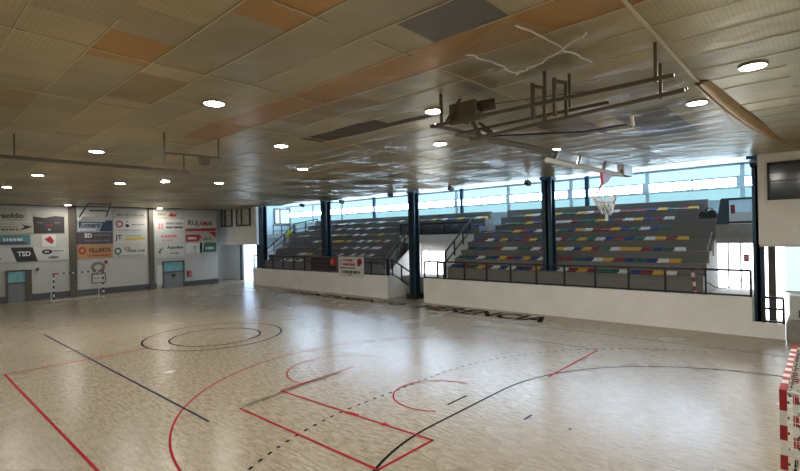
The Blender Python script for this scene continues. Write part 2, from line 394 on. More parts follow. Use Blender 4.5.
# strip windows along the back of the stand
edges = [-1.75]+[2.75+4.5*k for k in range(0, 9)]+[42.9]
for i, (a, b) in enumerate(zip(edges, edges[1:])):
    w = sempty('window_%d' % (i+1), (30.32, (a+b)/2, 5.72))
    mb = MB(); mb.box(30.34, 30.38, a+.06, b-.06, 5.72, 6.33); mb.build('lower_pane', 'poly', w)
    mb = MB(); mb.box(30.34, 30.38, a+.06, b-.06, 6.92, 7.5); mb.build('upper_pane', 'polyup', w)
    m_ = (a+b)/2
    for c, d in ((a+.28, m_-.05), (m_+.05, b-.1)):
        mb = MB(); mb.box(30.33, 30.38, c, d, 6.42, 6.86); mb.build('clear_pane', 'strip', w)
    mb = MB(); mb.box(30.24, 30.4, a-.11, a+.09, 5.72, 7.52); mb.box(30.28, 30.4, a, b, 6.3, 6.42); mb.box(30.28, 30.4, a, b, 6.86, 6.95)
    mb.box(30.28, 30.4, m_-.05, m_+.05, 6.36, 6.92); mb.box(30.32, 30.4, a+.05, a+.28, 6.36, 6.92); mb.box(30.26, 30.4, a, b, 5.68, 5.74)
    mb.build('window_frame', 'annex', w)

# ------------------------------------------------------------------ grandstands
Tz = lambda k: 2.18+.513*(k-1)
Fx = lambda k: 23.9+.75*(k-1)
def tiers(name, label, ranges, top):
    t = thing(name, (26.5, (ranges[0][0]+ranges[0][1])/2, 0), label, 'grandstand')
    for k, (a, b, z0) in enumerate(ranges, 1):
        mb = MB(); x1 = Fx(k+1) if k < len(ranges) else Fx(k)+.75
        mb.box(Fx(k), x1+.02, a, b, z0, Tz(k)); mb.box(Fx(k)-.04, Fx(k)+.1, a, b, Tz(k)-.09, Tz(k)+.004)
        mb.build('tier', 'concrete', t)
    mb = MB(); a, b, z0 = top; k = len(ranges)+1
    mb.box(Fx(k)+.02, Fx(k)+.3, a, b, z0, Tz(k)); mb.build('top_parapet', 'concrete', t)
    return t
near_r = [(3.5, 17.0, 0)]*5+[(3.55, 15.8, 0), (4.0, 15.8, 0)]
ns_ = tiers('grandstand', 'grey stepped grandstand with bright multicoloured seats, nearer the camera than the passage', near_r, (4.1, 15.75, 4.))
far_r = [(22.6, 38.2, 0), (22.7, 38.2, 0), (23.0, 38.2, 0), (23.3, 38.2, 0), (23.7, 38.2, 0), (17.04, 38.2, 3.62), (17.04, 37.2, 3.62)]
fs_ = tiers('grandstand', 'grey stepped grandstand with mostly white spotted rows, beyond the passage opening', far_r, (17.04, 37.0, 4.2))
MB().box(26.9, 27.7, 17.06, 23.7, 3.62, Tz(5)-.02).build('passage_platform', 'white', fs_)
MB().box(27.65, 29.2, 15.8, 17.0, 3.62, 4.25).build('aisle_landing', 'stair', ns_)

def seat_mesh(mtl):
    mb = MB(); w = .228
    prof = [(-.19, 0), (-.2, .05), (-.17, .075), (.06, .06), (.13, .17), (.17, .18), (.17, .02), (.1, 0)]
    mb.prism(prof, 'y', -w, w)
    me = bpy.data.meshes.new('bleacher_seat'); me.from_pydata(mb.v, [], mb.f); me.materials.append(M[mtl])
    import bmesh
    bm = bmesh.new(); bm.from_mesh(me); bmesh.ops.recalc_face_normals(bm, faces=bm.faces)
    bmesh.ops.bevel(bm, geom=[e for e in bm.edges], offset=.012, segments=1, affect='EDGES'); bm.to_mesh(me); bm.free(); me.update()
    return me
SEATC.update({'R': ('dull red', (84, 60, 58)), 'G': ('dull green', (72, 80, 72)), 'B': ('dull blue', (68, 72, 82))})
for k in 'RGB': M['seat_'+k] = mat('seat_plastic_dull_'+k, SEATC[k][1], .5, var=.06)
SM = {k: seat_mesh('seat_'+k) for k in SEATC}
ORD = ['', 'first', 'second', 'third', 'fourth', 'fifth', 'sixth', 'seventh', 'eighth', 'ninth', 'tenth', 'eleventh', 'twelfth', 'thirteenth', 'fourteenth', 'fifteenth', 'sixteenth', 'seventeenth', 'eighteenth', 'nineteenth', 'twentieth']
RN = ['', 'bottom', 'second', 'third', 'fourth', 'fifth', 'sixth', 'top']
NEAR = [(1, 4.78, .5, 'wyrbwggryrwbrybbwbwrygrbb'), (2, 4.75, .5, 'ywbgbrywbgwrrbgrrybrgwybryg'[:0]+'ywbgbrywbgrrgwbybrybgwbgg'), (3, 4.71, .487, 'wgbryywgrybwybrwggwwrgbgb'),
        (4, 4.72, .49, 'yrywgbrbwgygrwggyrbbybwrb'), (5, 5.62, .492, 'gbwgbyrrwybgybwbrygbbrb'), (6, 5.64, .493, 'wrbywrbyggrwwrrbyggb'), (7, 4.67, .486, 'yrgybrrrwbrwyggyggwygg')]
FAR = [(1, 22.9, 'gggggrrbwgbgggbbrrrgwrywgwgbrb'), (2, 22.9, 'gbgbwbwgwrbwrgbbbrbyywwgrgbrbg'), (3, 23.3, 'gggwwgwbwbgwgrgrgybbrrgrbrggy'), (4, 23.6, 'ggwgygwrwrbybyyyggbywgbrbbbr'),
       (5, 24.0, 'gbbbygrbwbwgbygywbrgbrrryby'), (6, 17.3, 'bbggwbybbggrbgbgbbgwbbwrgwrwrbwrrgrgbbygg'), (7, 17.3, 'ywgbygbwgybbgbbbwgbgwwggwrbbwrwyrbgyrbg')]
seats = []   # (row, x, y, z, colour, block)
for k, y0, p, st in NEAR:
    for i, c in enumerate(st):
        y = y0+p*i
        if k == 1 and 10.1 < y < 10.95: continue
        seats.append((k, Fx(k)+.28, y, Tz(k)+.004, c, 0))
for k, y0, st in FAR:
    for i, c in enumerate(st):
        y = y0+.49*i
        if k == 1 and 28.7 < y < 29.6: continue
        if k >= 6 and 19.72 < y < 20.2 and k == 7: pass
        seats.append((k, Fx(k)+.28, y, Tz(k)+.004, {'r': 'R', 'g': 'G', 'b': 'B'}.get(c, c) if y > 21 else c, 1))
cam = Vector((.3043, -.4797, 4.2767))
seats.sort(key=lambda s: (Vector(s[1:4])-cam).length)
indiv, rest = seats[:300], seats[300:]
cnt = {}
for blk in (0, 1):
    for k in range(1, 8):
        row = sorted([s for s in indiv if s[5] == blk and s[0] == k], key=lambda s: s[2])
        if blk == 0: row = row[::-1]          # counted from the passage outwards
        c = {}
        for s in row:
            c[s[4]] = c.get(s[4], 0)+1
            o = bpy.data.objects.new('bleacher_seat', SM[s[4]]); COL.objects.link(o); o.location = s[1:4]
            name = SEATC[s[4]][0]
            tag(o, '%s %s seat from the passage, %s row of the %s grandstand' % (ORD[c[s[4]]], name, RN[k], ('nearer', 'farther')[blk]), 'seat', 'plastic seats of the %s grandstand' % ('nearer', 'farther')[blk])
mb = MB()
keys = list(SEATC)
for s in rest:
    me = SM[s[4]]; mb.cur = keys.index(s[4])
    mb.add([Vector(v.co)+Vector(s[1:4]) for v in me.vertices], [tuple(p.vertices) for p in me.polygons])
o = mb.build('bleacher_seats', ['seat_'+k for k in keys]); o['kind'] = 'stuff'
tag(o, 'distant plastic seats at the far end of the farther grandstand', 'seats')

# ------------------------------------------------------------------ columns
def column(y, z0, label, foot=False, x=24.2, w=.27):
    t = thing('steel_column', (x, y, z0), label, 'column', 'teal steel columns along the stands')
    mb = MB(); d, f = .24, .05           # H-section, flanges facing the court
    mb.box(x-d, x-d+f, y-w, y+w, z0, 7.3); mb.box(x+d-f, x+d, y-w, y+w, z0, 7.3); mb.box(x-d, x+d, y-.06, y+.06, z0, 7.3)
    mb.build('shaft', 'teal', t)
    mb = MB(); mb.box(x-.3, x+.3, y-.33, y+.33, 7.0, 7.14); mb.build('head_plate', 'teal', t)
    mb = MB(); mb.box(x-.32, x+.32, y-.32, y+.32, z0, z0+.04); mb.build('base_plate', 'teal', t)
    if foot:
        mb = MB(); mb.box(x-.4, x+.38, y-.42, y+.42, 0, .34); mb.build('footing', 'black', t)
    return t
column(1.6, .0, 'dark teal steel column standing behind the low wall by the white doors', w=.17)
column(10.5, Tz(1), 'dark teal steel column rising through the bright seats of the nearer grandstand')
column(19.95, 0, 'dark teal steel column on a black footing in the passage', True)
column(29.15, Tz(1), 'dark teal steel column rising behind the maroon banner', w=.34)
column(38.3, 1.4, 'dark teal steel column at the far end of the grandstand parapet', x=24.0, w=.55)
for y, l in ((10.5, 'nearer grandstand'), (19.85, 'passage platform'), (29.2, 'farther grandstand')):
    mb = MB(); mb.box(29.62, 29.78, y-.12, y+.12, 5.6 if y < 15 or y > 0 else 5, 7.62)
    tag(mb.build('window_post', 'teal'), 'slim dark post in front of the strip windows behind the %s' % l, 'post')

# ------------------------------------------------------------------ railings
def railing(label, pts, h=1.05, posts=None, mids=(.12,), r=.025, name='railing', mtl='rail', panel=None):
    P = [Vector(p) for p in pts]
    t = thing(name, P[0], label, 'railing')
    mb = MB()
    for a, b in zip(P, P[1:]): mb.bar(a+Vector((0, 0, h)), b+Vector((0, 0, h)), .08, .085)
    mb.build('handrail', mtl, t)
    for m_ in mids:
        mb = MB()
        for a, b in zip(P, P[1:]): mb.bar(a+Vector((0, 0, m_)), b+Vector((0, 0, m_)), .06, .07)
        mb.build('lower_rail', mtl, t)
    for a, b in zip(P, P[1:]):
        n = max(1, round((b-a).length/(posts or 1.5)))
        for i in range(n+1):
            if i == 0 and a is not P[0]: continue
            q = a.lerp(b, i/n); mb = MB(); mb.bar(q, q+Vector((0, 0, h)), .08, .08, (0, 1, 0)); mb.build('post', mtl, t)
    if panel:
        mb = MB()
        for a, b in zip(P, P[1:]):
            n = max(2, int((b-a).length/.06))
            for i in range(1, n):
                q = a.lerp(b, i/n); mb.bar(q+Vector((0, 0, mids[0])), q+Vector((0, 0, h)), .03, .03, (0, 1, 0))
        mb.build('bar_infill', mtl, t)
    return t
railing('long dark railing on the parapet of the nearer grandstand', [(23.17, 18.25, 1.52), (23.17, 1.78, 1.52)], 1.05, 1.45, (.06,))
railing('long dark railing on the parapet of the farther grandstand', [(23.17, 38.3, 1.52), (23.17, 21.5, 1.52)], 1.14, 1.55, (.08,))
railing('short dark railing turning the corner of the farther parapet into the passage', [(23.3, 21.47, 1.5), (23.65, 21.47, 1.5), (25.5, 21.47, .5)], 1.1, 1.1, (.12,))
railing('dark railing sloping down beside the nearer parapet in the passage', [(24.4, 18.2, 1.42), (24.4, 17.6, 1.42), (24.4, 16.3, .35)][:2]+[(23.62, 16.95, 1.4)], 1.0, .8, (.15,))
railing('dark barred railing across the platform over the passage', [(26.95, 17.35, Tz(5)), (26.95, 23.6, Tz(5))], .78, 2.0, (.08,), panel=True)
railing('dark stepped railing on the passage edge of the nearer grandstand', [(23.95, 17.2, Tz(1)), (26.9, 17.2, Tz(5))], .95, 1.4, (.3,))
railing('dark sloping railing on the passage edge of the farther grandstand', [(23.95, 22.5, Tz(1)-.3), (26.9, 22.56, Tz(5)-.2)], .8, .9, (.3,))
railing('dark handrail on the low wall right of the last column', [(23.17, 1.4, .58), (23.17, .8, .58)], .98, .7, (.55, .06))
t = thing('handrail', (24.0, 3.42, 1.4), 'curved steel handrail beside the steps at the near end of the tiers', 'handrail')
mb = MB(); mb.path([(24.0, 3.4, 1.4), (24.0, 3.4, 2.9), (24.3, 3.4, 3.2), (25.6, 3.4, 4.05), (25.8, 3.4, 4.0), (25.8, 3.4, 3.0)], .03); mb.build('tube', 'galv', t)
mb = MB(); mb.box(23.94, 24.06, 3.34, 3.46, 1.4, 1.43); mb.build('foot_plate', 'galv', t)

# near-end corridor: walkway, white doors, balcony
wall('trim_7', 'stair', [(23.25, 28.2, 1.95, 3.48, 0, 1.32)])
wall('wall_corridor', 'white', [(28.1, 28.3, -5, 3.48, 0, 5.0), (25.4, 28.1, 3.45, 3.49, 0, 1.3)])
t = sempty('door_1', (28.08, 2.9, 1.32))
for a, b in ((2.15, 2.6), (2.66, 3.1), (3.14, 3.6)):
    mb = MB(); mb.box(28.04, 28.08, a, b, 1.32, 3.5); mb.build('door_leaf', 'doorlight', t)
mb = MB()
for y in (2.1, 2.63, 3.12, 3.62): mb.box(28.0, 28.1, y-.035, y+.035, 1.32, 3.55)
mb.build('door_frame', 'white', t)
o = MB().box(27.96, 27.99, 2.3, 2.52, 2.62, 2.98).build('poster', 'b_red'); tag(o, 'small red poster on the white corridor door', 'poster')
lt = MB(); 
for i in range(3): dashes_into(lt, (27.955, 2.5, 2.7+.08*i), (0, -1, 0), (0, 0, 1), .18, .03, i+80)
lt.build('lettering', 'inkwhite', o)
t = thing('balcony', (27, 2.4, 3.57), 'grey balcony slab with dark railing above the white corridor doors', 'balcony')
MB().box(26.0, 28.2, 1.5, 3.3, 3.57, 4.42).build('slab', 'stair', t)
mb = MB(); mb.bar((26.05, 1.5, 5.55), (26.05, 3.1, 5.55), .09, .09); mb.bar((26.05, 1.5, 4.5), (26.05, 3.25, 4.5), .09, .09)
mb.build('handrail', 'rail', t)
for y in (1.55, 2.9): MB().bar((26.05, y, 4.42), (26.05, y, 5.55), .05, .05, (0, 1, 0)).build('post', 'rail', t)
MB().prism([(2.8, 4.42), (3.3, 4.42), (3.12, 5.55), (2.8, 5.55)], 'x', 26.0, 26.05).build('end_panel', 'teal', t)
mb = MB()
mb.box(26.3, 26.32, 2.62, 2.78, 4.9, 5.3); mb.build('notice', 'red', t)
t = thing('sports_bag', (28.2, 3.9, Tz(6)), 'black bag left beside the top seats at the near end', 'bag')
mb = MB(); mb.prism([(3.58, Tz(6)+.01), (4.28, Tz(6)+.01), (4.33, Tz(6)+.2), (4.2, Tz(6)+.38), (4.0, Tz(6)+.3), (3.8, Tz(6)+.42), (3.62, Tz(6)+.36), (3.56, Tz(6)+.18)], 'x', 28.0, 28.4); mb.build('body', 'black', t)
MB().path([(28.2, 3.7, Tz(6)+.38), (28.2, 3.8, Tz(6)+.52), (28.2, 4.0, Tz(6)+.52), (28.2, 4.1, Tz(6)+.32)], .02).build('handle', 'black', t)
# white sheet hung over the walkway edge
o = MB().box(23.2, 23.28, 2.1, 3.4, 1.53, 1.6).build('cable', 'black'); bpy.data.objects.remove(o)
mb = MB(); mb.path([(23.3, 3.3, 2.05), (23.3, 3.0, 1.85), (23.3, 2.7, 1.8), (23.3, 2.35, 1.92), (23.3, 2.05, 2.2)], .02)
tag(mb.build('cable', 'black'), 'black cable drooping behind the railing before the white doors', 'cable')
# red and white marker pole on the rail
t = thing('marker_pole', (23.35, 3.7, 1.4), 'short red and white striped pole leaning behind the near railing', 'pole')
for i in range(6): MB().tube((23.35, 3.68+.02*i, 1.45+.19*i), (23.35, 3.70+.02*i, 1.64+.19*i), .055).build('band', 'red' if i % 2 else 'white', t)
# right-hand entrance beyond the last column
t = sempty('door_2', (28.0, 0, 0))
MB().box(28.02, 28.08, .95, 2.05, .0, 3.5).build('door_leaf', 'doorlight', t)
MB().box(26.9, 26.95, -1.5, .92, 1.45, 3.5).build('frosted_screen', 'doorgreen', t)
MB().box(26.85, 26.97, -1.5, .95, 1.38, 1.46).build('screen_rail', 'white', t)
MB().box(26.0, 26.25, 1.2, 1.45, 0, 3.5).build('door_post', 'pilaster', t)
t = thing('cabinet', (24.5, .3, .62), 'white cabinet with dark square openings on the grey block at the frame edge', 'cabinet')
MB().box(24.2, 24.9, -.4, .66, .62, 1.5).build('body', 'white', t)
for y0 in (.1, -.3): MB().box(24.17, 24.2, y0, y0+.3, .72, 1.0).build('opening', 'b_navy', t)
MB().box(24.18, 24.92, -.42, .68, 1.5, 1.54).build('top', 'white', t)
wall('trim_8', 'stair', [(23.2, 25.4, -.6, .74, 0, .62)])
# left window on the right-hand cream wall
w = sempty('window_30', (23.05, .3, 5.3))
MB().box(23.04, 23.08, -1.2, 1.16, 5.32, 6.62).build('pane', 'windowdark', w)
mb = MB()
for z in (5.28, 6.62): mb.box(22.98, 23.1, -1.25, 1.2, z, z+.08)
for y in (-1.25, -.05, 1.12): mb.box(22.98, 23.1, y, y+.08, 5.28, 6.7)
mb.box(23.0, 23.08, -1.2, 1.16, 5.98, 6.01)
mb.build('window_frame', 'black', w)

# passage between the stands
wall('wall_passage', 'white', [(28.0, 28.2, 17.0, 23.6, 0, 3.62)])
wall('trim_9', 'stair', [(25.6, 28.0, 17.3, 22.55, 0, 1.3), (25.2, 25.6, 17.3, 22.55, 0, .9), (24.85, 25.2, 17.3, 21.3, 0, .5)])
t = sempty('door_3', (27.95, 21.3, 1.3))
for a, b in ((20.2, 20.8), (20.9, 21.6), (21.7, 22.3)): MB().box(27.93, 27.97, a, b, 1.32, 2.95).build('door_leaf', 'doorlight', t)
mb = MB()
for y in (20.15, 20.85, 21.65, 22.35): mb.box(27.9, 28.0, y-.04, y+.04, 1.3, 3.0)
mb.build('door_frame', 'white', t)

# far-left end: stair, upper landing, windows, recess door
t = thing('stair_flight', (26.5, 40.5, 0), 'pale stair flight climbing beside the far end of the grandstand', 'stairs')
mb = MB()
for i in range(12): mb.box(25.25+.24*i, 25.25+.24*(i+1)+.02, 38.6, 41.6, 1.2, 1.45+.25*i)
mb.build('steps', 'stair', t)
MB().box(27.6, 30.2, 38.3, 42.8, 4.2, 4.55).build('landing', 'stair', t)
railing('dark handrail climbing the pale stair flight at the far end', [(25.4, 40.4, 1.9), (27.9, 38.6, 4.5)], .95, 1.2, (.4,), name='stair_railing')
railing('dark railing around the landing above the far stair flight', [(27.7, 38.5, 4.55), (29.6, 37.2, 5.0)], 1.0, 1.2, (.4,), name='stair_railing')
railing('dark railing at the back of the landing under the end window', [(28.0, 42.6, 4.55), (30.1, 42.6, 4.55)], 1.0, 1.0, (.4,), name='stair_railing')
o = MB().prism([(0, 0), (.35, 0), (.42, .45), (.3, .9), (.08, .95), (-.05, .4)], 'y', 38.9, 39.1)
for i, v in enumerate(o.v): o.v[i] = (v[0]+27.3, v[1], v[2]+4.2)
tag(o.build('jacket', 'inkyellow'), 'yellow green jacket hanging at the top of the far stair', 'jacket')
w = sempty('window_31', (29.4, 42.88, 5.7))
MB().box(28.4, 30.25, 42.84, 42.88, 5.75, 7.25).build('pane', 'doorgreen', w)
mb = MB()
for x in (28.3, 28.95, 30.2): mb.box(x, x+.12, 42.78, 42.9, 5.7, 7.3)
for z in (5.65, 7.22): mb.box(28.3, 30.3, 42.78, 42.9, z, z+.1)
mb.build('window_frame', 'grey_dark', w)
for i, (a, b, z0, z1) in enumerate(((41.95, 43.95, 5.45, 7.1), (38.65, 41.0, 5.45, 7.05))):
    w = sempty('window_%d' % (32+i), (23.06, (a+b)/2, z0))
    MB().box(23.05, 23.08, a, b, z0, z1).build('pane', 'mirror', w)
    mb = MB()
    for y in (a, a+(b-a)*.62, b): mb.box(22.98, 23.1, y-.09, y+.09, z0-.05, z1+.05)
    for z in (z0, z1): mb.box(22.98, 23.1, a, b, z-.07, z+.07)
    mb.build('window_frame', 'grey_dark', w)
t = sempty('door_4', (25.05, 42.5, 0))
MB().box(25.1, 25.16, 40.6, 43.5, .02, 3.6).build('door_leaf', 'doorblue', t)
MB().box(24.9, 25.2, 43.5, 43.95, 0, 3.6).build('door_post', 'grey_dark', t)
mb = MB()
for i in range(8): mb.bar((24.9, 40.7+.24*i, .9), (24.9, 40.7+.24*i, 2.1), .02, .02, (0, 1, 0))
mb.bar((24.9, 40.6, 2.1), (24.9, 42.5, 2.1), .04, .04); mb.build('gate_bars', 'galv', t)
o = MB().box(23.4, 23.8, 38.42, 38.8, 0, .5).build('bin', 'black'); tag(o, 'small black bin against the far end of the grandstand parapet', 'bin')

# ------------------------------------------------------------------ lamps
LAMPS = [(10.4, .43), (12.42, 1.61), (8.68, 6.01), (8.45, 11.66), (4.9, 8.71), (4.8, 16.1), (4.63, 23.2), (4.47, 29.0), (7.95, 24.25), (9.38, 22.66), (11.51, 21.6), (11.81, 15.2), (15.6, 6.3), (9.7, 41.2), (16.4, 41.8),
         (.6, 16.1), (.4, 3.5), (11.85, 8.26), (15.5, -2.5), (.6, 28.), (4.5, -2.5), (9.5, -3.5)]
WHERE = ['brightest ceiling lamp, near the sagging seam by the dark-windowed wall', 'bluish ceiling lamp beside the hoop rails, nearer the grandstand', 'round ceiling lamp beside the hoop frame corner', 'round ceiling lamp at the tip of the long open ceiling panel',
         'bluish ceiling lamp alone amid the broad metal sheets on the left', 'round ceiling lamp between the two hanging frames on the left', 'ceiling lamp second from the left edge', 'ceiling lamp closest to the left edge', 'ceiling lamp left of the hanging frame, next to the sagging seam',
         'small ceiling lamp just left of the far wall banners', 'ceiling lamp right under the short hanging frame', 'ceiling lamp beyond the open ceiling panel, above the far grandstand', 'pale ceiling lamp behind the hoop frame', 'ceiling lamp lighting the wall beside the folded far hoop', 'ceiling lamp above the red-lettered banners at the far corner',
         'ceiling lamp low on the left by the side wall', 'ceiling lamp over the near left corner', 'ceiling lamp beyond the hoop frame, right of the open panel tip', 'ceiling lamp behind the near goal', 'ceiling lamp by the side wall toward the far end', 'ceiling lamp behind the near corner', 'ceiling lamp over the near end wall']
for (x, y), l in zip(LAMPS, WHERE):
    z = min(sag(x, y), sag(x, y+.2), sag(x+.2, y), sag(x-.2, y), sag(x, y-.2))-.012
    t = thing('ceiling_lamp', (x, y, z), l, 'lamp', 'round ceiling lamps')
    mb = MB(); n = 20
    vs = []
    for r_, zz in ((.21, z+.03), (.21, z-.02), (.19, z-.025), (.19, z-.005)):
        vs += [(x+r_*math.cos(2*PI*i/n), y+r_*math.sin(2*PI*i/n), zz) for i in range(n)]
    fs = [(k*n+i, k*n+(i+1) % n, (k+1)*n+(i+1) % n, (k+1)*n+i) for k in range(3) for i in range(n)]
    mb.add(vs, fs); mb.build('rim', 'lamp_rim', t)
    mb = MB(); mb.tube((x, y, z-.012), (x, y, z-.022), .188, 20); mb.build('lens', 'lamp', t)

# floodlight heads along the fascia
for i, (y, z) in enumerate(((36.9, 7.1), (30.5, 6.72), (25.7, 6.7), (20.8, 6.85), (15.9, 6.85), (11.0, 6.75), (1.68, 6.75))):
    l = ['beside the far column', 'just left of the second column', 'between the farther grandstand columns', 'just left of the passage column', 'right of the passage column', 'just left of the column amid bright seats', 'on the last column']
    t = thing('spotlight', (23.0, y, z), 'small black spotlight hung under the ceiling edge '+l[i], 'spotlight', 'black spotlights along the ceiling edge')
    x = 22.9 if i < 6 else 23.75
    MB().tube((x, y, z+.12), (x, y, 7.1), .02).build('stem', 'black', t)
    MB().bar((x-.16, y, z+.1), (x+.16, y, z+.02), .22, .22).build('head', 'black', t)
    MB().bar((x-.17, y, z+.1), (x-.165, y, z+.1), .18, .18).build('lens', 'inkgrey', t)

# ------------------------------------------------------------------ goals
def goal(yl, label, back, flip):
    t = thing('handball_goal', (10, yl, 0), label, 'goal', 'striped handball goals')
    s = .08
    def stripes(p0, p1, up, cols, lens, name, grow):
        p0 = Vector(p0); d = (Vector(p1)-p0).normalized(); mb = MB(); pos = 0
        for c, l in zip(cols, lens):
            mb.cur = c if flip or c or l > .25 else 2; a = p0+d*pos; b = a+d*l; pos += l
            mb.bar(a, b, s, s, up)
        return mb.build(name, ['red', 'white', 'ink'], t)
    L_post = [.28]+[.2]*8+[.2]; C = [0]+[1, 0]*4+[1]
    posts = []
    for x in (8.46, 11.54):
        posts.append(stripes((x, yl, 2.08), (x, yl, 0), (0, 1, 0), C, L_post, 'post', 0))
    n = 15; Lb = [.28]+[2.44/13]*13+[.28]; Cb = [0]+[1, 0]*6+[1]+[0]
    xbar = stripes((8.5, yl, 2.04), (11.5, yl, 2.04), (0, 0, 1), Cb, Lb, 'crossbar', 0)
    # rear frame and net
    for x in (8.5, 11.5):
        mb = MB(); mb.path([(x, yl, 2.04), (x, yl+back*.8, 2.0), (x, yl+back*1.05, .04), (x, yl, .04)], .022); mb.build('net_hoop', 'white', t)
    mb = MB(); mb.tube((8.5, yl+back*1.05, .04), (11.5, yl+back*1.05, .04), .022); mb.build('ground_bar', 'white', t)
    mb = MB(); r = .004 if flip else .002
    step = .12 if flip else .2
    def P(u, v):   # u across, v down the back
        w = .06*math.sin(6*u)*math.sin(3*v)
        return (8.5+3*u, yl+back*(.8+.25*v+w), 2.0-1.95*v)
    nu, nv = int(3/step), int(2/step)
    for i in range(nu+1): mb.path([P(i/nu, j/6) for j in range(7)], r, 3)
    for j in range(nv+1): mb.path([P(i/8, j/nv) for i in range(9)], r, 3)
    for i in range(nu+1): mb.path([(8.5+3*i/nu, yl, 2.0), P(i/nu, 0)], r, 3)
    ns = int(.9/step)
    for x in (8.5, 11.5):
        for i in range(1, ns+1): mb.path([(x, yl+back*.8*i/ns, 2.02), (x, yl+back*1.0*i/ns, .04)], r, 3)
        for j in range(nv): mb.path([(x, yl, 2-1.95*j/nv), (x, yl+back*(.8+.25*j/nv), 2-1.95*j/nv)], r, 3)
    mb.build('net', 'netwhite', t)
    if flip:
        for x, dx, po in ((8.46, .05, posts[0]), (11.54, -.05, posts[1])):
            for j in range(9): MB().bar((x+dx, yl+back*.03, 1.9-.21*j), (x+dx+(.03 if dx > 0 else -.03), yl+back*.05, 1.88-.21*j), .02, .03).build('net_hook', 'black', po)
        for i in range(14): MB().bar((8.6+.215*i, yl+back*.05, 1.99), (8.6+.215*i, yl+back*.07, 1.95), .02, .03).build('net_hook', 'black', xbar)
    return t
goal(0, 'red and white striped handball goal cut by the frame edge', -1, True)
goal(40, 'small black and white striped goal with red corners before the banner wall', 1, False)
# red shoe-like bits seen in the near net are left to the net itself

# ------------------------------------------------------------------ far wall signs
R_, U_ = (1, 0, 0), (0, 0, 1)
YS = 42.86
def sign(x0, x1, z0, z1, bg, label, items, name='sponsor_sign', y=YS):
    mb = MB(); mb.box(x0, x1, y, 42.9, z0, z1)
    o = mb.build(name, bg, origin=((x0+x1)/2, 42.9, z0)); tag(o, label, 'sign', 'sponsor signs on the far wall')
    W_, H_ = x1-x0, z1-z0
    for li, (kind, m_, *a) in enumerate(items):
        mb = MB(); lf = .004+.002*li
        if kind == 't': s_, u, v, w, h = a; text_into(mb, s_, (x0+u*W_, y, z0+v*H_), R_, U_, w*W_, h*H_, lf)
        elif kind == 'd': u, v, w, h, sd = a; dashes_into(mb, (x0+u*W_, y, z0+v*H_), R_, U_, w*W_, h*H_, sd, lf)
        elif kind == 'o': u, v, rx, ry, inn = a; disc_into(mb, (x0+u*W_, y, z0+v*H_), R_, U_, rx, ry, lf, inner=inn)
        elif kind == 'p': poly_into(mb, (x0, y, z0), R_, U_, [(u*W_, v*H_) for u, v in a[0]], lf)
        mb.build('lettering' if kind in 'td' else 'emblem', m_, o)
    return o
sign(4.75, 7.5, 5.85, 6.75, 'b_beige', 'beige sign reading raoldo, topmost at the left frame edge', [('t', 'ink', 'raoldo', .42, .25, .52, .4), ('d', 'inkgrey', .6, .08, .3, .05, 1)])
sign(4.6, 7.9, 4.95, 5.75, 'b_beige', 'pale sign with a dark arrow tip at the left frame edge', [('p', 'ink', [(.74, .25), (.99, .62), (.78, .82), (.84, .62)]), ('d', 'ink', .3, .3, .45, .12, 2), ('d', 'inkgrey', .35, .55, .38, .08, 3), ('d', 'inkyellow', .6, .04, .35, .06, 4)])
sign(4.6, 7.7, 4.12, 4.88, 'b_teal', 'teal sign under the arrow sign at the left frame edge', [('d', 'inkwhite', .5, .4, .35, .25, 5), ('p', 'b_plum', [(.4, .1), (.95, .1), (.88, .3), (.45, .3)])])
sign(7.9, 9.8, 4.96, 6.4, 'b_dark', 'dark sign with a pale ridge line left of the first pilaster', [('p', 'b_beige', [(0, .86), (.35, .8), (.7, .9), (1, .86), (1, 1), (0, 1)]), ('d', 'inkgrey', .12, .52, .2, .05, 6), ('d', 'inkgrey', .68, .52, .2, .05, 7), ('t', 'inkwhite', 'X', .45, .15, .1, .07), ('d', 'inkred', .4, .38, .25, .06, 8)])
sign(8.35, 9.25, 3.95, 4.85, 'b_paper', 'small white square sign with a red diagonal emblem', [('p', 'inkred', [(.2, .6), (.6, .9), (.85, .5), (.75, .2), (.5, .35)])])
sign(4.4, 6.55, 2.9, 3.95, 'b_white', 'white sign left of the TSD board', [('d', 'inkgrey', .3, .2, .5, .1, 9)])
sign(6.55, 8.1, 2.9, 3.95, 'b_white', 'slanted charcoal board reading TSD', [('p', 'b_char', [(0, 1), (.82, 1), (1, 0), (.22, 0)]), ('t', 'inkwhite', 'TSD', .24, .38, .5, .34)])
sign(8.1, 10.05, 2.9, 3.85, 'b_white', 'white sign with a black oval right of the TSD board', [('o', 'ink', .3, .7, .32, .19, 0), ('t', 'inkwhite', 'sn', .22, .62, .14, .16), ('d', 'inkgrey', .48, .7, .35, .1, 10), ('o', 'inkgrey', .5, .25, .34, .1, 0)])
sign(10.6, 13.08, 5.06, 5.95, 'b_greyblue', 'blue grey sign reading Romero under the folded hoop', [('p', 'b_navy', [(.62, .0), (1, 0), (1, 1), (.75, 1)]), ('t', 'ink', 'Romero', .06, .35, .58, .45), ('d', 'inkwhite', .05, .1, .5, .1, 11)])
sign(10.55, 13.08, 4.06, 5.0, 'b_plum', 'dark plum sign between the blue and orange signs', [('t', 'inkwhite', 'SD', .22, .55, .2, .35), ('d', 'inkgrey', .48, .65, .45, .2, 12), ('d', 'inkgrey', .22, .2, .7, .16, 13)])
sign(10.5, 13.05, 2.92, 4.0, 'b_orange', 'orange sign reading VILLARTA beside the pilaster', [('o', 'inkred', .17, .6, .26, .3, .55), ('t', 'ink', 'VILLARTA', .33, .42, .62, .35), ('d', 'inkred', .3, .15, .65, .12, 14)])
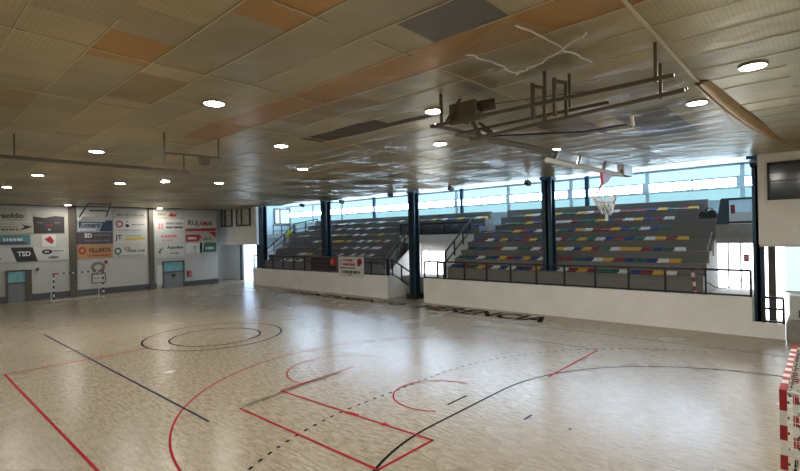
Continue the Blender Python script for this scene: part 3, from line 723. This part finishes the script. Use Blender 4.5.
sign(13.15, 15.75, 6.15, 6.75, 'b_beige', 'faded beige sign above the round red emblem sign', [('d', 'inkgrey', .1, .3, .35, .3, 15), ('d', 'inkgrey', .5, .35, .4, .2, 16)])
sign(13.15, 15.72, 5.02, 6.08, 'b_white', 'white sign with a round red emblem and black paw marks', [('o', 'inkred', .17, .6, .28, .3, .6), ('p', 'ink', [(.33, .5), (.4, .62), (.48, .45), (.4, .3)]), ('p', 'ink', [(.36, .75), (.41, .85), (.44, .75)]), ('d', 'inkgrey', .52, .5, .4, .1, 17), ('d', 'inkgrey', .1, .08, .75, .06, 18)])
sign(13.15, 15.7, 3.98, 4.96, 'b_white', 'white sign with black letters JT and a yellow bar', [('t', 'ink', 'JT', .04, .3, .2, .5), ('p', 'inkyellow', [(.32, .3), (.93, .36), (.93, .58), (.32, .5)]), ('d', 'inkgrey', .35, .65, .5, .07, 19)])
sign(13.1, 15.68, 2.92, 3.92, 'b_white', 'white sign with a round green emblem', [('o', 'inkgreen', .13, .5, .27, .3, .55), ('d', 'b_orange', .32, .55, .2, .3, 20), ('d', 'inkgrey', .38, .38, .55, .2, 21), ('d', 'inkgrey', .1, .08, .8, .06, 22)])
sign(16.35, 18.9, 6.1, 6.8, 'b_beige', 'faded sign with red script above the grey-lettered sign', [('d', 'inkgrey', .1, .45, .3, .3, 23), ('p', 'inkred', [(.45, .4), (.55, .85), (.66, .55), (.74, .8), (.72, .35), (.58, .3)]), ('d', 'inkpink', .1, .12, .3, .1, 24)])
sign(16.35, 18.9, 4.98, 6.05, 'b_white', 'white sign with two rows of grey capitals', [('d', 'inkgrey', .38, .6, .58, .18, 25), ('d', 'ink', .38, .28, .58, .16, 26), ('d', 'inkpink', .12, .2, .15, .5, 27)])
sign(16.33, 18.88, 3.98, 4.92, 'b_white', 'white sign with pink capitals', [('d', 'inkpink', .2, .5, .55, .28, 28), ('d', 'inkpink', .22, .2, .4, .14, 29)])
sign(16.33, 18.88, 2.7, 3.92, 'b_white', 'white sign reading Aquadeus over the grey door', [('p', 'inkgreen', [(.1, .35), (.2, .3), (.17, .45), (.3, .75), (.15, .6)]), ('t', 'ink', 'Aquadeus', .4, .55, .55, .3), ('d', 'inkgrey', .5, .25, .3, .1, 30)])
sign(19.0, 21.85, 5.0, 6.2, 'b_white', 'big white sign with black and red capitals RUJAMAR', [('t', 'ink', 'RUJ', .08, .35, .32, .5), ('t', 'ink', 'AR', .7, .42, .2, .36), ('t', 'inkred', 'AM', .42, .4, .28, .4), ('p', 'inkred', [(0, .0), (1, .0), (1, .25), (0, .2)])])
sign(19.0, 21.85, 3.95, 4.98, 'b_beige', 'beige sign with a red swoosh under the RUJAMAR sign', [('p', 'inkred', [(0, .1), (.4, .1), (.52, .5), (.45, .75), (0, .7)]), ('p', 'b_red', [(.75, .95), (1, .4), (1, .95)]), ('d', 'inkwhite', .06, .3, .3, .2, 31), ('d', 'inkgrey', .55, .2, .3, .25, 32)])
sign(19.0, 20.5, 3.02, 3.92, 'b_paper', 'plain white sign left of the green sign', [('o', 'inkgrey', .55, .5, .16, .18, .6), ('d', 'inkpink', .2, .1, .5, .08, 33)])
o = sign(20.3, 21.85, 3.02, 3.92, 'b_white', 'green slanted sign at the far wall corner', [('p', 'b_green', [(.15, 0), (1, 0), (1, 1), (.28, 1)]), ('d', 'inkwhite', .35, .3, .5, .25, 34)])
# far doors
def far_door(n, x0, x1, z1, cream=False):
    t = sempty('door_%d' % n, ((x0+x1)/2, 42.85, 0))
    zt = z1*.62
    if cream: MB().box(x0-.55, x0, 42.82, 42.9, .35, z1-.25).build('side_panel', 'white', t)
    MB().box(x0, x1, 42.84, 42.9, .0, zt).build('door_leaf', 'door_grey', t)
    MB().box(x0, x1, 42.84, 42.9, zt, z1).build('upper_pane', 'teal_glass', t)
    mb = MB()
    for x in (x0, x1): mb.box(x-.06, x+.06, 42.78, 42.9, 0, z1)
    mb.box(x0-.06, x1+.06, 42.78, 42.9, z1-.04, z1+.08); mb.box(x0, x1, 42.8, 42.9, zt-.06, zt+.04)
    mb.build('door_frame', 'grey_dark', t)
    return t
d = far_door(5, 6.3, 7.4, 2.25); MB().box(7.4, 7.72, 42.8, 42.9, 0, 2.3).build('door_post', 'pilaster', d)
d = far_door(6, 16.95, 18.75, 2.3, True); MB().box(17.7, 17.95, 42.78, 42.84, .95, 1.2).build('lock_plate', 'black', d)
# wall emblem behind the far goal: grey shield with chair-like crest
t = thing('wall_emblem', (12.0, 42.86, .8), 'grey painted crest on the wall behind the far goal', 'emblem')
mb = MB(); disc_into(mb, (12.0, 42.88, 2.2), R_, U_, .5, .42, .0, inner=.55); mb.build('crest', 'inkgrey', t)
mb = MB()
poly_into(mb, (11.5, 42.885, .9), R_, U_, [(0, .1), (.1, 0), (.95, 0), (1.05, .1), (1.05, .75), (.95, .85), (.1, .85), (0, .75)], .0); mb.build('plaque', 'inkgrey', t)
mb = MB(); poly_into(mb, (11.62, 42.88, 1.0), R_, U_, [(0, 0), (.82, 0), (.82, .6), (0, .6)], .002); mb.build('plaque_face', 'b_white', t)
mb = MB(); dashes_into(mb, (11.7, 42.876, 1.25), R_, U_, .65, .12, 40, .002); mb.build('lettering', 'inkgrey', t)
o = MB().box(12.45, 12.65, 42.8, 42.9, 2.45, 2.7).build('alarm_box', 'red'); tag(o, 'small reddish alarm box above the far goal corner', 'alarm')
o = MB().box(8.0, 8.15, 42.78, 42.9, 2.2, 2.4).build('wall_speaker', 'black'); tag(o, 'tiny dark sensor box right of the left far door', 'sensor')
t = thing('fire_box', (19.25, 42.8, 1.0), 'small red hydrant box right of the grey far door', 'fire box')
MB().box(19.1, 19.42, 42.76, 42.9, .85, 1.35).build('case', 'red', t); MB().box(19.14, 19.38, 42.75, 42.76, .95, 1.25).build('glass', 'inkpink', t)

# ------------------------------------------------------------------ banners on the railing
Rb, Ub = (0, -1, 0), (0, 0, 1)
o = MB().box(23.02, 23.05, 26.5, 29.75, 1.6, 2.72).build('banner', 'b_maroon'); tag(o, 'dark maroon banner on the farther railing in front of the column', 'banner')
mb = MB(); disc_into(mb, (23.015, 26.9, 2.35), Rb, Ub, .34, .3, .004); mb.build('emblem', 'b_red', o)
mb = MB(); poly_into(mb, (23.015, 27.2, 2.1), Rb, Ub, [(0, 0), (.3, .1), (.2, .55), (-.05, .4)], .008); mb.build('emblem_overlay', 'inkpink', o)  # pink shape printed over the red emblem
mb = MB()
for i in range(3): dashes_into(mb, (23.015, 29.3, 1.75+.28*i), Rb, Ub, 1.9, .1, 50+i)
mb.build('lettering', 'b_plum', o)
mb = MB()
for z in (1.6, 2.68): mb.box(23.005, 23.02, 26.5, 29.75, z, z+.05)
for y in (26.5, 29.7): mb.box(23.005, 23.02, y, y+.05, 1.6, 2.72)
mb.build('border', 'inkgrey', o)
o = MB().box(22.98, 23.01, 23.6, 26.3, 1.33, 2.76).build('banner', 'b_paper'); tag(o, 'white banner with red and black lettering hung over the farther parapet', 'banner')
mb = MB(); dashes_into(mb, (22.975, 25.75, 2.42), Rb, Ub, 1.1, .17, 61); dashes_into(mb, (22.975, 25.75, 2.12), Rb, Ub, 1.3, .17, 62); mb.build('lettering', 'inkred', o)
mb = MB(); dashes_into(mb, (22.975, 26.1, 1.9), Rb, Ub, 1.6, .1, 63); dashes_into(mb, (22.975, 25.9, 1.56), Rb, Ub, 1.9, .2, 64); dashes_into(mb, (22.975, 25.3, 1.42), Rb, Ub, .5, .07, 65); mb.build('small_lettering', 'ink', o)
mb = MB(); disc_into(mb, (22.975, 24.0, 2.42), Rb, Ub, .26, .24, .004); poly_into(mb, (22.975, 24.25, 2.1), Rb, Ub, [(0, 0), (.3, 0), (.2, .3), (.05, .25)]); mb.build('emblem', 'b_red', o)
mb = MB(); disc_into(mb, (22.975, 26.05, 2.35), Rb, Ub, .12, .22, .004, inner=.6); mb.build('crest', 'inkpink', o)

# ------------------------------------------------------------------ hoop rig over the near end
t = thing('basketball_hoop', (9, 4, 6.0), 'basketball hoop folded up on a ceiling-hung steel frame', 'hoop')
mb = MB()
for a, b, w in (((8.0, 1.12, 6.48), (8.0, 5.45, 6.5), .055), ((8.05, 1.0, 6.25), (8.05, 4.65, 6.1), .05), ((9.05, 1.15, 6.52), (9.1, 5.35, 6.33), .045), ((7.75, 5.35, 6.43), (8.0, 5.45, 6.5), .08)):
    mb.bar(a, b, w, w)
mb.bar((7.78, 5.3, 6.43), (13.53, 5.3, 6.58), .07, .07); mb.bar((8.6, 5.3, 6.4), (8.55, 2.2, 6.42), .05, .05); mb.bar((8.3, 5.15, 6.3), (12.6, 5.1, 6.42), .06, .06)
mb.build('frame', 'truss', t)
for p in ((7.8, 5.15), (8.05, 1.37), (9.1, 1.55), (8.05, 3.1), (8.5, 2.85)):
    MB().bar((p[0], p[1], 6.45), (p[0], p[1], 7.04), .045, .045, (0, 1, 0)).build('hanger', 'truss', t)
mb = MB()
for yy in (2.95, 3.35):
    mb.bar((8.1, yy, 6.25), (8.1, yy, 6.9), .07, .05, (0, 1, 0)); mb.bar((8.35, yy-.1, 6.25), (8.35, yy-.1, 6.85), .06, .05, (0, 1, 0)); mb.bar((8.1, yy, 6.85), (8.35, yy-.1, 6.85), .05, .05)
mb.build('hanger_bracket', 'truss', t)
mb = MB(); mb.tube((8.35, 4.9, 6.8), (8.6, 4.4, 6.85), .11, 12); mb.tube((8.05, 5.0, 6.76), (8.35, 4.9, 6.8), .07, 10); mb.box(8.1, 8.45, 4.6, 4.9, 6.55, 6.7); mb.box(8.0, 8.08, 4.5, 5.1, 6.45, 6.85); mb.tube((8.2, 5.1, 6.6), (8.5, 5.0, 6.58), .06, 10); mb.bar((8.0, 5.1, 6.6), (8.55, 4.6, 6.62), .04, .05); mb.bar((7.9, 5.1, 6.5), (8.1, 4.9, 6.95), .06, .06); mb.bar((8.5, 4.7, 6.2), (8.3, 4.8, 6.6), .06, .06)
mb.path([(8.45, 4.7, 6.5), (8.6, 4.5, 6.3), (8.5, 4.4, 6.2), (8.3, 4.5, 6.3)], .03); mb.build('winch_motor', 'motor', t)
mb = MB(); mb.path([(8.6, 4.4, 6.85), (9.6, 3.0, 7.0)], .008, 4); mb.path([(9.2, 5.2, 6.4), (10.0, 3.2, 6.3), (9.5, 2.2, 6.2)], .02, 6); mb.build('cable', 'black', t)
mb = MB(); mb.tube((9.4, 2.1, 6.33), (10.2, 2.3, 6.3), .03); mb.build('strut', 'seam', t)
# folded board: lower tube, upper tube and ties, then hoop and net
mb = MB(); mb.tube((12.85, 5.3, 6.27), (19.3, 5.3, 6.36), .075, 10); mb.build('board_edge', 'white', t)
mb = MB(); mb.tube((13.4, 5.3, 6.6), (19.9, 5.3, 6.78), .035, 8)
for x in (13.3, 15.0, 17.3, 19.2): mb.tube((x, 5.3, 6.28+.014*(x-12.85)), (x+.25, 5.3, 6.6+.027*(x-13.4)), .05, 8)
mb.build('upper_tube', 'lamp_rim', t)
MB().box(19.3, 20.3, 5.2, 5.45, 6.36, 6.75).build('end_box', 'lamp_rim', t)
mb = MB(); mb.prism([(17.1, 6.28), (18.2, 6.3), (17.7, 6.0), (17.2, 5.85)], 'y', 5.26, 5.34); mb.bar((17.25, 5.3, 5.95), (16.65, 5.3, 5.5), .05, .05); mb.build('hoop_bracket', 'red', t)
rc = Vector((17.35, 5.3, 5.45)); rr_ = .62
ring = [rc+Vector((rr_*math.cos(a), .55*rr_*math.sin(a), .25*rr_*math.sin(a)+.18*math.cos(a))) for a in [2*PI*i/28 for i in range(29)]]
MB().path(ring, .018, 6).build('rim', 'inkpink', t)
mb = MB(); N_ = 14; rows = 3
def npnt(i, j):
    a = 2*PI*(i+.5*(j % 2))/N_; f = 1-.15*j+.04*math.sin(3*a+j)
    p = rc+Vector((rr_*math.cos(a)*f, .55*rr_*math.sin(a)*f, .25*rr_*math.sin(a)*f+.18*math.cos(a)*f)); p.z -= .17*j+.04*math.sin(5*a); p.x += .08*j
    return p
for j in range(rows):
    for i in range(N_):
        mb.tube(npnt(i, j), npnt(i, j+1), .016, 4); mb.tube(npnt(i, j), npnt(i-1 if j % 2 == 0 else i+1, j+1), .016, 4)
mb.tube(rc+Vector((.2, 0, -.6)), rc+Vector((.22, 0, -.85)), .05, 6)
mb.build('net', 'netwhite', t)

# far folded hoop
t = thing('basketball_hoop', (10.2, 37, 5.6), 'distant basketball board folded flat under the ceiling above the far goal', 'hoop')
mb = MB(); mb.add([(9.38, 37.0, 5.85), (10.95, 37, 5.62), (11.0, 37.04, 5.85), (9.55, 37.1, 6.02)], [(0, 1, 2, 3)]); o = MB()
MB().prism([(9.3, 5.6), (10.85, 5.6), (11.1, 5.96), (9.6, 5.98)], 'y', 36.95, 37.0).build('backboard', 'b_paper', t)
mb = MB(); mb.bar((9.4, 37.1, 5.95), (10.0, 37.2, 6.95), .07, .07); mb.bar((11.0, 37.1, 5.98), (11.35, 37.2, 6.95), .07, .07); mb.bar((10.0, 37.2, 6.85), (11.35, 37.2, 6.9), .06, .06)
mb.bar((10.0, 37.15, 6.4), (11.1, 37.15, 6.4), .12, .1); mb.build('frame', 'truss', t)
MB().bar((9.35, 36.98, 5.58), (10.9, 36.98, 5.58), .06, .06).build('board_edge', 'truss', t)
# short hanging frame and long track on the left
t = thing('hanging_frame', (5.9, 12, 6.5), 'short bar hung by two rods under the ceiling on the left', 'frame')
MB().bar((5.2, 12.05, 6.5), (6.65, 11.9, 6.5), .05, .05).build('bar', 'truss', t)
for p in ((5.22, 12.05), (6.6, 11.92)): MB().bar((p[0], p[1], 6.2), (p[0], p[1], 7.02), .035, .035, (0, 1, 0)).build('rod', 'truss', t)
MB().box(6.1, 6.35, 11.9, 12.1, 6.3, 6.5).build('clamp', 'motor', t)
t = thing('hanging_frame', (2.8, 13.2, 6.5), 'long dark bar hung under the ceiling near the left edge', 'frame')
MB().bar((1.9, 14.6, 6.42), (7.2, 15.1, 6.5), .09, .09).build('bar', 'truss', t)
for p in ((2.6, 14.65), (7.0, 15.05)): MB().bar((p[0], p[1], 6.45), (p[0], p[1], 7.02), .035, .035, (0, 1, 0)).build('rod', 'truss', t)
# loose wrinkled sheet edges on the ceiling above the rig
t = thing('loose_mesh_sheet', (6.8, 2.6, 6.9), 'loose wrinkled wire mesh hanging from the ceiling beside the orange panels', 'mesh')
mb = MB()
def LP(u, v):      # u along the hall's width, v along its length
    a = Vector((6.15, 3.5, 0)).lerp(Vector((7.55, 3.3, 0)), u); b = Vector((5.7, 2.45, 0)).lerp(Vector((6.9, 1.95, 0)), u); p = a.lerp(b, v)
    return (p.x, p.y, 6.99-.05*u-.03*math.sin(7*u+3*v)**2*u)
for i in range(30): mb.path([LP(i/29, j/8) for j in range(9)], .004, 3)
mb.build('wires', 'seam', t)
def zig(pts, n, name):
    mb = MB(); P = []
    for a, b in zip(pts, pts[1:]):
        for k in range(n): P.append(Vector(a).lerp(Vector(b), k/n)+Vector((random.uniform(-.03, .03), random.uniform(-.03, .03), random.uniform(-.035, .01))))
    P.append(Vector(pts[-1])); mb.path(P, .014, 5); mb.build(name, 'white', t)
zig([(5.9, 2.5, 6.99), (7.0, 2.36, 6.96), (7.9, 2.24, 6.93)], 7, 'bright_edge')
zig([(6.25, 3.5, 6.99), (7.52, 3.32, 6.94)], 9, 'bright_edge')
zig([(7.52, 3.32, 6.94), (7.2, 2.6, 6.95), (6.83, 1.92, 6.98)], 8, 'bright_edge')

# ------------------------------------------------------------------ world, camera, view
wd = bpy.data.worlds.new('World'); S.world = wd; wd.use_nodes = True
bg = wd.node_tree.nodes['Background']; bg.inputs['Color'].default_value = (.75, .85, 1, 1); bg.inputs['Strength'].default_value = .6
cd = bpy.data.cameras.new('Camera'); co = bpy.data.objects.new('Camera', cd); COL.objects.link(co)
cd.sensor_width = 36; cd.lens = 471.44/800*36; cd.clip_end = 300; cd.clip_start = .05
F = Vector((.74052592, .67202512, -.00190091)); R = Vector((.67183557, -.74037877, -.02182303)); U = Vector((.01607301, -.01488342, .99976004))
co.matrix_world = Matrix(((R.x, U.x, -F.x, cam.x), (R.y, U.y, -F.y, cam.y), (R.z, U.z, -F.z, cam.z), (0, 0, 0, 1)))
S.camera = co
S.view_settings.view_transform = 'Standard'; S.view_settings.look = 'None'; S.view_settings.gamma = 1; S.view_settings.use_curve_mapping = False
S.view_settings.exposure = 0.72
S.cycles.use_denoising = True
S.cycles.max_bounces = 8
S.cycles.sample_clamp_indirect = 8
